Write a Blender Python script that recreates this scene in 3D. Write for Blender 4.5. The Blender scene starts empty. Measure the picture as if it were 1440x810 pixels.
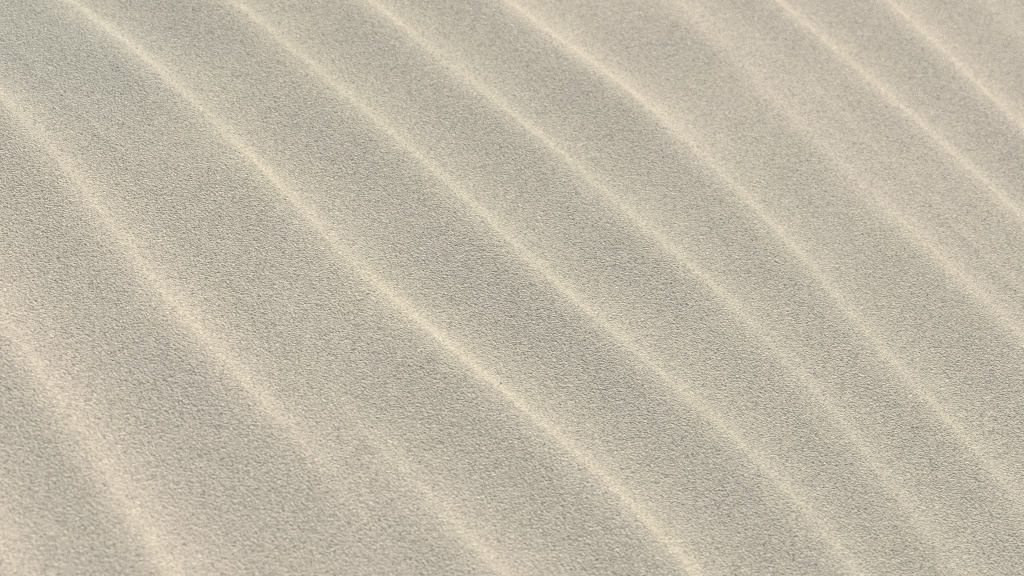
import bpy, math
import numpy as np
from mathutils import Matrix, Vector

rng = np.random.default_rng(7)
scene = bpy.context.scene
COL = scene.collection

# ------------------------------------------------------------------ camera
LENS, ELEV, DIST, TILT = 80.0, 37.0, 1.36, 13.0
FPX = LENS / 36.0 * 1440.0
e, t = math.radians(ELEV), math.radians(TILT)
cam_pos = np.array([0.0, -DIST * math.cos(e), DIST * math.sin(e)])
fwd = np.array([0.0, math.cos(e), -math.sin(e)])
r0 = np.array([1.0, 0.0, 0.0])
u0 = np.cross(r0, fwd)
right = r0 * math.cos(t) + u0 * math.sin(t)
up = -r0 * math.sin(t) + u0 * math.cos(t)

cam_data = bpy.data.cameras.new('camera')
cam = bpy.data.objects.new('camera', cam_data)
COL.objects.link(cam)
M = Matrix.Identity(4)
for k in range(3):
    M[k][0], M[k][1], M[k][2], M[k][3] = right[k], up[k], -fwd[k], cam_pos[k]
cam.matrix_world = M
cam_data.lens = LENS
cam_data.sensor_width = 36.0
cam_data.clip_start = 0.02
cam_data.clip_end = 500.0
cam_data.dof.use_dof = True
cam_data.dof.focus_distance = DIST * 1.0
cam_data.dof.aperture_fstop = 9.0
scene.camera = cam


def to_ground(px, py):
    """surveyed crest points -> the sand plane"""
    x, y = (px - 720.0) / FPX, (405.0 - py) / FPX
    d = fwd + x * right + y * up
    s = -cam_pos[2] / d[2]
    p = cam_pos + s * d
    return p[0], p[1]


# ------------------------------------------------------------------ ripple crests
# survey of every crest line, with strength and width factors (s, w) along it
CRESTS = [
    # (points, strength keys [(fraction, s)], line-sharpness)
    ([(-70, 640), (0, 765), (22, 810), (60, 880)], [(0, .9), (1, .9)], .5, 0.6),
    ([(-60, 350), (0, 450), (30, 486), (70, 540), (100, 588), (135, 642), (165, 690), (200, 738), (220, 772), (245, 812), (280, 870)],
     [(0, .9), (.5, 1.), (1, 1.)], .6, 0.65),
    ([(-80, 60), (0, 126), (30, 152), (70, 195), (100, 240), (130, 282), (165, 328), (200, 375), (225, 406), (260, 446), (300, 494), (340, 532), (380, 570), (415, 602), (450, 636), (490, 680), (540, 740), (590, 810)],
     [(0, .8), (.2, 1.05), (.5, 1.1), (.62, .95), (.8, .45), (.95, .05), (1, 0)], .7, 0.65),
    ([(380, 440), (430, 515), (500, 602), (560, 652), (590, 678), (625, 715), (665, 756), (710, 802), (760, 860)],
     [(0, 0), (.3, 0), (.52, .45), (.7, .85), (1, 1.)], .75, 0.6),
    ([(40, -50), (105, 0), (150, 32), (200, 76), (250, 118), (300, 164), (325, 192), (360, 226), (400, 272), (435, 305), (475, 346), (505, 376), (540, 414), (600, 464), (640, 496), (680, 526), (715, 556), (770, 602), (820, 640), (870, 688), (910, 729), (940, 762), (980, 806), (1030, 866)],
     [(0, .95), (.3, .88), (.5, .9), (.75, 1.), (1, 1.08)], .9, 0.55),
    ([(270, -46), (330, 0), (380, 36), (430, 80), (480, 121), (530, 170), (590, 221), (640, 266), (690, 314), (720, 342), (750, 374), (790, 412), (840, 450), (880, 485), (930, 525), (970, 560), (1020, 600), (1060, 635), (1100, 674), (1135, 710), (1170, 752), (1205, 800), (1250, 864)],
     [(0, .85), (.4, .9), (.7, .85), (1, .85)], .9, 0.55),
    ([(460, -50), (525, 0), (575, 40), (620, 76), (665, 118), (720, 159), (760, 190), (800, 225), (840, 264), (890, 305), (940, 346), (985, 385), (1045, 440), (1090, 484), (1130, 522), (1170, 568), (1200, 612), (1235, 662), (1270, 708), (1305, 752), (1345, 800), (1395, 862)],
     [(0, 1.), (.4, .95), (.6, .8), (.8, .7), (1, .65)], .8, 0.55),
    ([(660, -44), (720, 5), (770, 43), (820, 76), (870, 115), (920, 155), (960, 192), (1000, 229), (1040, 266), (1080, 307), (1120, 350), (1160, 394), (1200, 448), (1245, 500), (1310, 562), (1355, 610), (1395, 652), (1440, 704), (1490, 764)],
     [(0, 1.05), (.35, 1.1), (.55, .95), (.7, .75), (1, .6)], 1., 0.6),
    ([(900, -50), (960, 0), (1020, 58), (1090, 122), (1160, 198), (1220, 264), (1290, 322), (1370, 400), (1440, 466), (1500, 526)],
     [(0, .5), (.2, .55), (.4, .65), (.65, .8), (1, .95)], .15, 0.85),
    ([(1030, 0), (1090, 62), (1150, 126), (1185, 159), (1220, 195), (1280, 252), (1340, 312), (1400, 374)],
     [(0, 0), (.18, .1), (.35, .42), (.6, .4), (.85, .0), (1, 0)], .5, 0.45),
    ([(1040, -52), (1100, 0), (1145, 40), (1190, 76), (1240, 120), (1285, 160), (1330, 200), (1375, 241), (1440, 302), (1500, 362)],
     [(0, 1.1), (.5, 1.15), (1, 1.)], 1.25, 0.55),
    ([(1195, -52), (1255, 0), (1295, 36), (1340, 80), (1380, 116), (1440, 176), (1500, 240)],
     [(0, 1.05), (1, 1.05)], 1.1, 0.6),
    ([(1330, -60), (1390, -8), (1440, 38), (1500, 96)], [(0, .3), (1, .4)], .2, 0.7),
]

# across (U) and along (V) axes of the ripples on the ground
ax, ay = to_ground(430, 80)
bx, by = to_ground(1100, 674)
V = np.array([bx - ax, by - ay]); V /= np.linalg.norm(V)
U = np.array([-V[1], V[0]])
gx, gy = to_ground(1200, 200)
if gx * U[0] + gy * U[1] < 0:
    U = -U


def survey(c):
    g = np.array([to_ground(*p) for p in c])
    return g @ V, g @ U


# grid axes: fine where the ripples were surveyed, growing outwards
def axis(lo, hi, step, mid, reach, far):
    a = list(np.arange(lo, hi + step * .5, step))
    for sgn in (-1, 1):
        p, s, o = (a[0] if sgn < 0 else a[-1]), step, []
        while abs(p) < far:
            if abs(p) < reach:
                s = min(s * 1.06, mid)
            else:
                s *= 1.15
            p += sgn * s
            o.append(p)
        a = o[::-1] + a if sgn < 0 else a + o
    return np.array(a)


corners = np.array([to_ground(*p) for p in ((0, 0), (1440, 0), (0, 810), (1440, 810))])
cu, cv = corners @ U, corners @ V
ug = axis(cu.min() - .08, cu.max() + .08, .0011, .009, 2.2, 60.)
vg = axis(cv.min() - .08, cv.max() + .08, .0022, .012, 2.2, 60.)
NU, NV = len(ug), len(vg)
print('GRID', NU, NV, cu, cv)


def smooth_rows(sig, n, lo=-1):
    """1-D smooth random curve on vg with feature length sig (metres)"""
    k = rng.normal(size=(n,)) / np.sqrt(n / 2)
    f = np.abs(rng.normal(size=n)) / sig
    ph = rng.uniform(0, 6.283, n)
    return sum(k[i] * np.sin(vg * f[i] + ph[i]) for i in range(n))


lines = []
for pts, keys, sharp, broad in CRESTS:
    v, u = survey(pts)
    o = np.argsort(v); v, u = v[o], u[o]
    fr = (v - v[0]) / (v[-1] - v[0])
    if fr.size and survey(pts)[0][0] > survey(pts)[0][-1]:
        fr = 1 - fr
    uc = np.interp(vg, v, u)
    # beyond the survey the line carries on, easing into the general direction
    def slope(a, b):
        return (u[b] - u[a]) / (v[b] - v[a])
    s0, s1 = slope(0, min(3, len(v) - 1)), slope(max(0, len(v) - 4), -1)
    L = .10
    lo, hi = vg < v[0], vg > v[-1]
    uc[lo] = u[0] - s0 * L * (1 - np.exp(-(v[0] - vg[lo]) / L))
    uc[hi] = u[-1] + s1 * L * (1 - np.exp(-(vg[hi] - v[-1]) / L))
    # light smoothing of the survey (about 12 mm)
    kx = np.arange(-70, 71); kk = np.exp(-(kx / 27.) ** 2); kk /= kk.sum()
    uc = np.convolve(np.pad(uc, 70, mode='edge'), kk, mode='valid')
    kf = np.array([k[0] for k in keys]); ks = np.array([k[1] for k in keys])
    fv = np.interp(vg, v, fr)
    S = np.interp(fv, kf, ks)
    S = np.convolve(np.pad(S, 70, mode='edge'), kk, mode='valid')
    lines.append([uc, S, np.full(NV, sharp), broad])
lines.sort(key=lambda l: l[0][NV // 2])
# ripples outside the survey
lam = .082
first, last = lines[0][0], lines[-1][0]
wob = smooth_rows(.3, 8) * .012
for k in range(1, 30):
    for base, sg in ((first, -1), (last, 1)):
        fade = math.exp(-k * .25)
        m = np.mean(base[(vg > -.4) & (vg < .4)])
        uc = m + (base - m) * fade + sg * lam * k + smooth_rows(.25, 8) * .006 + wob * (1 - fade)
        S = np.clip(.9 + .2 * smooth_rows(.2, 8), .4, 1.2)
        lines.append([uc, S, np.clip(.7 + .3 * smooth_rows(.2, 6), .2, 1.1), .6])
lines.sort(key=lambda l: l[0][NV // 2])
UC = np.array([l[0] for l in lines]); SS = np.array([l[1] for l in lines]); SH = np.array([l[2] for l in lines]); BR = np.array([l[3] for l in lines])
# the hand of the wind: small wander and strength change along each line
for i in range(len(UC)):
    UC[i] += smooth_rows(.03, 10) * .0003
    SS[i] *= 1 + .10 * smooth_rows(.03, 10)
    SH[i] = np.clip(SH[i] * (1 + .22 * smooth_rows(.03, 10)), .1, 1.3)

# ------------------------------------------------------------------ relief
from math import sqrt, pi
AMP = 0.47                               # steepest lee slope
NARROW = (.0028, .0078)                  # brink, windward / lee (m)
BROAD = (.0145, .030)


def erf(x):
    s = np.sign(x); x = np.abs(x)
    tt = 1 / (1 + .3275911 * x)
    return s * (1 - (((((1.061405429 * tt - 1.453152027) * tt) + 1.421413741) * tt - .284496736) * tt + .254829592) * tt * np.exp(-x * x))


def step(tq, a, b):
    """integral of a two-sided gaussian, widths a (t<0) and b (t>0)"""
    c = sqrt(pi) / 2
    return np.where(tq < 0, c * a * (erf(tq / a) + 1), c * a + c * b * erf(tq / b))


H = np.zeros((NV, NU), np.float64)
LINE = np.zeros((NV, NU), np.float32)
cumK = sqrt(pi) / 2
for i in range(len(UC)):
    wn = .60 * np.clip(SH[i], 0, 1.3)
    wb = BR[i]
    j0 = np.searchsorted(ug, UC[i].min() - .08); j1 = np.searchsorted(ug, UC[i].max() + .12)
    tq = ug[None, j0:j1] - UC[i][:, None]
    G = wn[:, None] * step(tq, *NARROW) + wb * step(tq, *BROAD)
    tot = (wn * cumK * sum(NARROW) + wb * cumK * sum(BROAD))
    H[:, j0:j1] -= SS[i][:, None] * G
    H[:, j1:] -= (SS[i] * tot)[:, None]
tots = SS * (.60 * np.clip(SH, 0, 1.3) * cumK * sum(NARROW) + BR[:, None] * cumK * sum(BROAD))
cums = np.cumsum(tots, axis=0) - tots * .5
for r in range(NV):
    H[r] += np.interp(ug, np.maximum.accumulate(UC[:, r] + np.arange(len(UC)) * 1e-6), cums[:, r])
H *= AMP
fade = np.exp(-np.clip((np.abs(ug)[None, :] - 1.6) / .5, 0, None) ** 2) * np.exp(-np.clip((np.abs(vg)[:, None] - 1.8) / .6, 0, None) ** 2)
rows = np.where(np.abs(vg) < .35)[0]
crest_z = np.concatenate([np.interp(UC[np.abs(UC[:, r]) < .4, r], ug, H[r]) for r in rows[::8]])
H -= crest_z.mean()                      # the surveyed crest tops lie in the plane z = 0
print('CREST_Z', crest_z.std(), H[np.ix_(rows, np.abs(ug) < .3)].min())
H *= fade
# wide swells of the dune and hand-sized unevenness
def swell(n, sig, amp):
    out = np.zeros((NV, NU))
    for _ in range(n):
        a = rng.uniform(0, 2 * pi); f = rng.uniform(.5, 1.5) / sig; ph = rng.uniform(0, 2 * pi)
        out += np.sin(ug[None, :] * f * math.cos(a) + vg[:, None] * f * math.sin(a) + ph)
    return out * amp / sqrt(n)
near = np.exp(-(np.hypot(ug[None, :], vg[:, None]) / 1.8) ** 2)
H += swell(8, 4.0, .12) * (1 - near)
H += near * (swell(10, .06, .0004) + swell(14, .02, .00018))

# ------------------------------------------------------------------ sand sheet mesh
P = np.empty((NV, NU, 3), np.float32)
P[..., 0] = ug[None, :] * U[0] + vg[:, None] * V[0]
P[..., 1] = ug[None, :] * U[1] + vg[:, None] * V[1]
P[..., 2] = H
idx = np.arange(NU * NV, dtype=np.int32).reshape(NV, NU)
q = np.stack([idx[:-1, :-1], idx[:-1, 1:], idx[1:, 1:], idx[1:, :-1]], -1).reshape(-1, 4)
if U[0] * V[1] - U[1] * V[0] < 0:
    q = q[:, ::-1]
me = bpy.data.meshes.new('sand')
me.vertices.add(NU * NV)
me.vertices.foreach_set('co', P.ravel())
me.loops.add(q.size)
me.loops.foreach_set('vertex_index', np.ascontiguousarray(q).ravel())
me.polygons.add(len(q))
me.polygons.foreach_set('loop_start', np.arange(0, q.size, 4, dtype=np.int32))
me.polygons.foreach_set('use_smooth', np.ones(len(q), bool))
me.update(calc_edges=True)
sand = bpy.data.objects.new('sand', me)
sand['kind'] = 'structure'
sand['label'] = 'pale beige wind rippled sand with fine parallel crests'
COL.objects.link(sand)


# ------------------------------------------------------------------ materials
d0, d1 = np.array(to_ground(150, 0)), np.array(to_ground(1440, 720))
dn = np.array([-(d1 - d0)[1], (d1 - d0)[0]]); dn /= np.linalg.norm(dn)
DRIFT = (dn[0], dn[1], float(dn @ d0))


def sand_material():
    m = bpy.data.materials.new('dry_sand')
    m.use_nodes = True
    nt = m.node_tree; N = nt.nodes; L = nt.links
    N.clear()
    out = N.new('ShaderNodeOutputMaterial')
    bs = N.new('ShaderNodeBsdfPrincipled')
    L.new(bs.outputs[0], out.inputs[0])
    bs.inputs['Roughness'].default_value = .9
    bs.inputs['Specular IOR Level'].default_value = .15
    tc = N.new('ShaderNodeTexCoord')

    def noise(scale, detail=2., rough=.5):
        n = N.new('ShaderNodeTexNoise'); n.inputs['Scale'].default_value = scale
        n.inputs['Detail'].default_value = detail; n.inputs['Roughness'].default_value = rough
        L.new(tc.outputs['Object'], n.inputs['Vector']); return n

    def ramp(src, stops):
        r = N.new('ShaderNodeValToRGB')
        el = r.color_ramp.elements
        while len(el) < len(stops): el.new(.5)
        for k, (p, c) in enumerate(stops):
            el[k].position = p; el[k].color = (*c, 1)
        L.new(src, r.inputs[0]); return r

    def mix(kind, fac, a, b):
        x = N.new('ShaderNodeMix'); x.data_type = 'RGBA'; x.blend_type = kind
        if isinstance(fac, float): x.inputs[0].default_value = fac
        else: L.new(fac, x.inputs[0])
        L.new(a, x.inputs[6]); L.new(b, x.inputs[7]); return x.outputs[2]

    # minerals: broad drifts of slightly pinker and slightly greener sand
    # a greyer drift runs through the patch from far left to near right, warmer sand on both sides of it
    dp = N.new('ShaderNodeVectorMath'); dp.operation = 'DOT_PRODUCT'
    L.new(tc.outputs['Object'], dp.inputs[0]); dp.inputs[1].default_value = (DRIFT[0], DRIFT[1], 0)
    ma = N.new('ShaderNodeMath'); ma.operation = 'MULTIPLY_ADD'
    L.new(noise(4., 2.).outputs['Fac'], ma.inputs[0]); ma.inputs[1].default_value = .14
    L.new(dp.outputs['Value'], ma.inputs[2])
    of = N.new('ShaderNodeMath'); of.operation = 'SUBTRACT'; L.new(ma.outputs[0], of.inputs[0]); of.inputs[1].default_value = .07 + DRIFT[2]
    ab = N.new('ShaderNodeMath'); ab.operation = 'ABSOLUTE'; L.new(of.outputs[0], ab.inputs[0])
    tint = ramp(ab.outputs[0], [(.0, (.436, .392, .300)), (.09, (.440, .394, .302)), (.32, (.474, .412, .319))])
    fine = ramp(noise(17., 2.).outputs['Fac'], [(.33, (.997, 1.0, .985)), (.5, (1., 1., 1.)), (.67, (1.006, .998, 1.008))])
    tint_o = mix('MULTIPLY', 1.0, tint.outputs[0], fine.outputs[0])
    # one cooler grey-green patch of sand
    vd = N.new('ShaderNodeVectorMath'); vd.operation = 'DISTANCE'
    L.new(tc.outputs['Object'], vd.inputs[0]); vd.inputs[1].default_value = (*to_ground(60, 50), 0)
    cool = ramp(vd.outputs['Value'], [(.0, (.955, .985, 1.01)), (.06, (.965, .988, 1.008)), (.15, (1., 1., 1.))])
    tint_o = mix('MULTIPLY', 1.0, tint_o, cool.outputs[0])
    # each grain its own shade; darkest ones also paint in pit shadow
    vor = N.new('ShaderNodeTexVoronoi'); vor.inputs['Scale'].default_value = 1150.
    L.new(tc.outputs['Object'], vor.inputs['Vector'])
    sep = N.new('ShaderNodeSeparateColor'); L.new(vor.outputs['Color'], sep.inputs[0])
    gr = ramp(sep.outputs[0], [(0., (.54, .52, .49)), (.10, (.82, .81, .80)), (.24, (.97, .97, .97)), (.5, (1.02, 1.02, 1.02)), (.86, (1.12, 1.11, 1.10)), (1., (1.38, 1.36, 1.32))])
    col = mix('MULTIPLY', 1.0, tint_o, gr.outputs[0])
    L.new(col, bs.inputs['Base Color'])
    # grain relief
    v2 = N.new('ShaderNodeTexVoronoi'); v2.feature = 'SMOOTH_F1'; v2.inputs['Scale'].default_value = 960.
    v2.inputs['Smoothness'].default_value = .35
    L.new(tc.outputs['Object'], v2.inputs['Vector'])
    nz = noise(660., 2.5, .55)
    sub = N.new('ShaderNodeMath'); sub.operation = 'MULTIPLY_ADD'
    L.new(v2.outputs['Distance'], sub.inputs[0]); sub.inputs[1].default_value = -.7
    L.new(nz.outputs['Fac'], sub.inputs[2])
    bp = N.new('ShaderNodeBump'); bp.inputs['Strength'].default_value = 1.
    bp.inputs['Distance'].default_value = .00090
    L.new(sub.outputs[0], bp.inputs['Height'])
    L.new(bp.outputs[0], bs.inputs['Normal'])
    return m


me.materials.append(sand_material())

# ------------------------------------------------------------------ loose coarse grains lying on the sheet
def ico():
    p = (1 + 5 ** .5) / 2
    v = np.array([(-1, p, 0), (1, p, 0), (-1, -p, 0), (1, -p, 0), (0, -1, p), (0, 1, p), (0, -1, -p), (0, 1, -p), (p, 0, -1), (p, 0, 1), (-p, 0, -1), (-p, 0, 1)], float)
    f = np.array([(0, 11, 5), (0, 5, 1), (0, 1, 7), (0, 7, 10), (0, 10, 11), (1, 5, 9), (5, 11, 4), (11, 10, 2), (10, 7, 6), (7, 1, 8), (3, 9, 4), (3, 4, 2), (3, 2, 6), (3, 6, 8), (3, 8, 9), (4, 9, 5), (2, 4, 11), (6, 2, 10), (8, 6, 7), (9, 8, 1)], np.int32)
    return v / np.linalg.norm(v[0]), f


NG = 110000
iv, jf = ico()
gu = rng.uniform(cu.min() - .06, cu.max() + .06, NG)
gv = rng.uniform(cv.min() - .06, cv.max() + .06, NG)
fi = np.interp(gu, ug, np.arange(NU)); fj = np.interp(gv, vg, np.arange(NV))
i0, q0 = fi.astype(int), fj.astype(int); a1, b1 = fi - i0, fj - q0
gz = (H[q0, i0] * (1 - a1) + H[q0, i0 + 1] * a1) * (1 - b1) + (H[q0 + 1, i0] * (1 - a1) + H[q0 + 1, i0 + 1] * a1) * b1
rad = .00030 * np.exp(rng.normal(0, .25, NG))
rad[:40] = rng.uniform(.0006, .0008, 40)
Q = rng.normal(size=(NG, 4)); Q /= np.linalg.norm(Q, axis=1)[:, None]
qw, qx, qy, qz = Q.T
R = np.stack([1 - 2 * (qy * qy + qz * qz), 2 * (qx * qy - qz * qw), 2 * (qx * qz + qy * qw),
              2 * (qx * qy + qz * qw), 1 - 2 * (qx * qx + qz * qz), 2 * (qy * qz - qx * qw),
              2 * (qx * qz - qy * qw), 2 * (qy * qz + qx * qw), 1 - 2 * (qx * qx + qy * qy)], -1).reshape(NG, 3, 3)
sc = rad[:, None] * rng.uniform(.7, 1.25, (NG, 3))
loc = iv[None] * sc[:, None, :] * rng.uniform(.85, 1.12, (NG, 12, 1))
gp = np.einsum('nij,nkj->nki', R, loc)
gp[..., 0] += (gu * U[0] + gv * V[0])[:, None]
gp[..., 1] += (gu * U[1] + gv * V[1])[:, None]
gp[..., 2] += (gz + rad * -.25)[:, None]
gf = (jf[None] + (np.arange(NG, dtype=np.int32) * 12)[:, None, None]).reshape(-1, 3)
gm = bpy.data.meshes.new('sand_grains')
gm.vertices.add(NG * 12)
gm.vertices.foreach_set('co', gp.astype(np.float32).ravel())
gm.loops.add(gf.size)
gm.loops.foreach_set('vertex_index', np.ascontiguousarray(gf, np.int32).ravel())
gm.polygons.add(len(gf))
gm.polygons.foreach_set('loop_start', np.arange(0, gf.size, 3, dtype=np.int32))
gm.polygons.foreach_set('use_smooth', np.ones(len(gf), bool))
gm.update(calc_edges=True)
grains = bpy.data.objects.new('sand_grains', gm)
grains['kind'] = 'stuff'
grains['label'] = 'loose coarse grains scattered over the rippled sand'
COL.objects.link(grains)


def grain_material():
    m = bpy.data.materials.new('loose_grain')
    m.use_nodes = True
    nt = m.node_tree; N = nt.nodes; L = nt.links
    bs = N['Principled BSDF']
    bs.inputs['Roughness'].default_value = .7
    bs.inputs['Specular IOR Level'].default_value = .3
    g = N.new('ShaderNodeNewGeometry')
    r = N.new('ShaderNodeValToRGB'); el = r.color_ramp.elements
    stops = [(0., (.36, .325, .26)), (.06, (.42, .375, .30)), (.5, (.46, .41, .325)), (.92, (.52, .47, .375)), (1., (.66, .61, .51))]
    while len(el) < len(stops): el.new(.5)
    for k, (p, c) in enumerate(stops):
        el[k].position = p; el[k].color = (*c, 1)
    L.new(g.outputs['Random Per Island'], r.inputs[0])
    L.new(r.outputs[0], bs.inputs['Base Color'])
    return m


gm.materials.append(grain_material())

# ------------------------------------------------------------------ light
SUN_EL, SUN_IMG = 34.0, 73.0             # elevation; bearing seen in the picture (deg from image right, anticlockwise)
o0 = np.array(to_ground(720, 405)); o1 = np.array(to_ground(720 + 60 * math.cos(math.radians(SUN_IMG)), 405 - 60 * math.sin(math.radians(SUN_IMG))))
h = o1 - o0; h /= np.linalg.norm(h)
el = math.radians(SUN_EL)
to_sun = Vector((h[0] * math.cos(el), h[1] * math.cos(el), math.sin(el)))
sd = bpy.data.lights.new('sun', 'SUN')
sd.energy = 3.4
sd.angle = math.radians(.6)
sd.color = (1., .955, .86)
so = bpy.data.objects.new('sun', sd)
so.rotation_euler = to_sun.to_track_quat('Z', 'Y').to_euler()
COL.objects.link(so)

w = bpy.data.worlds.new('World'); scene.world = w
w.use_nodes = True
nt = w.node_tree
bg = nt.nodes['Background']
sky = nt.nodes.new('ShaderNodeTexSky'); sky.sky_type = 'NISHITA'
sky.sun_disc = False
sky.sun_elevation = el
sky.sun_rotation = math.atan2(h[0], h[1])
nt.links.new(sky.outputs[0], bg.inputs[0])
bg.inputs[1].default_value = .085

# ------------------------------------------------------------------ output
vs = scene.view_settings
vs.view_transform = 'Standard'; vs.look = 'None'; vs.gamma = 1.0; vs.use_curve_mapping = False
vs.exposure = .74
scene.cycles.use_denoising = False
scene.cycles.max_bounces = 4
scene.cycles.filter_width = 1.25
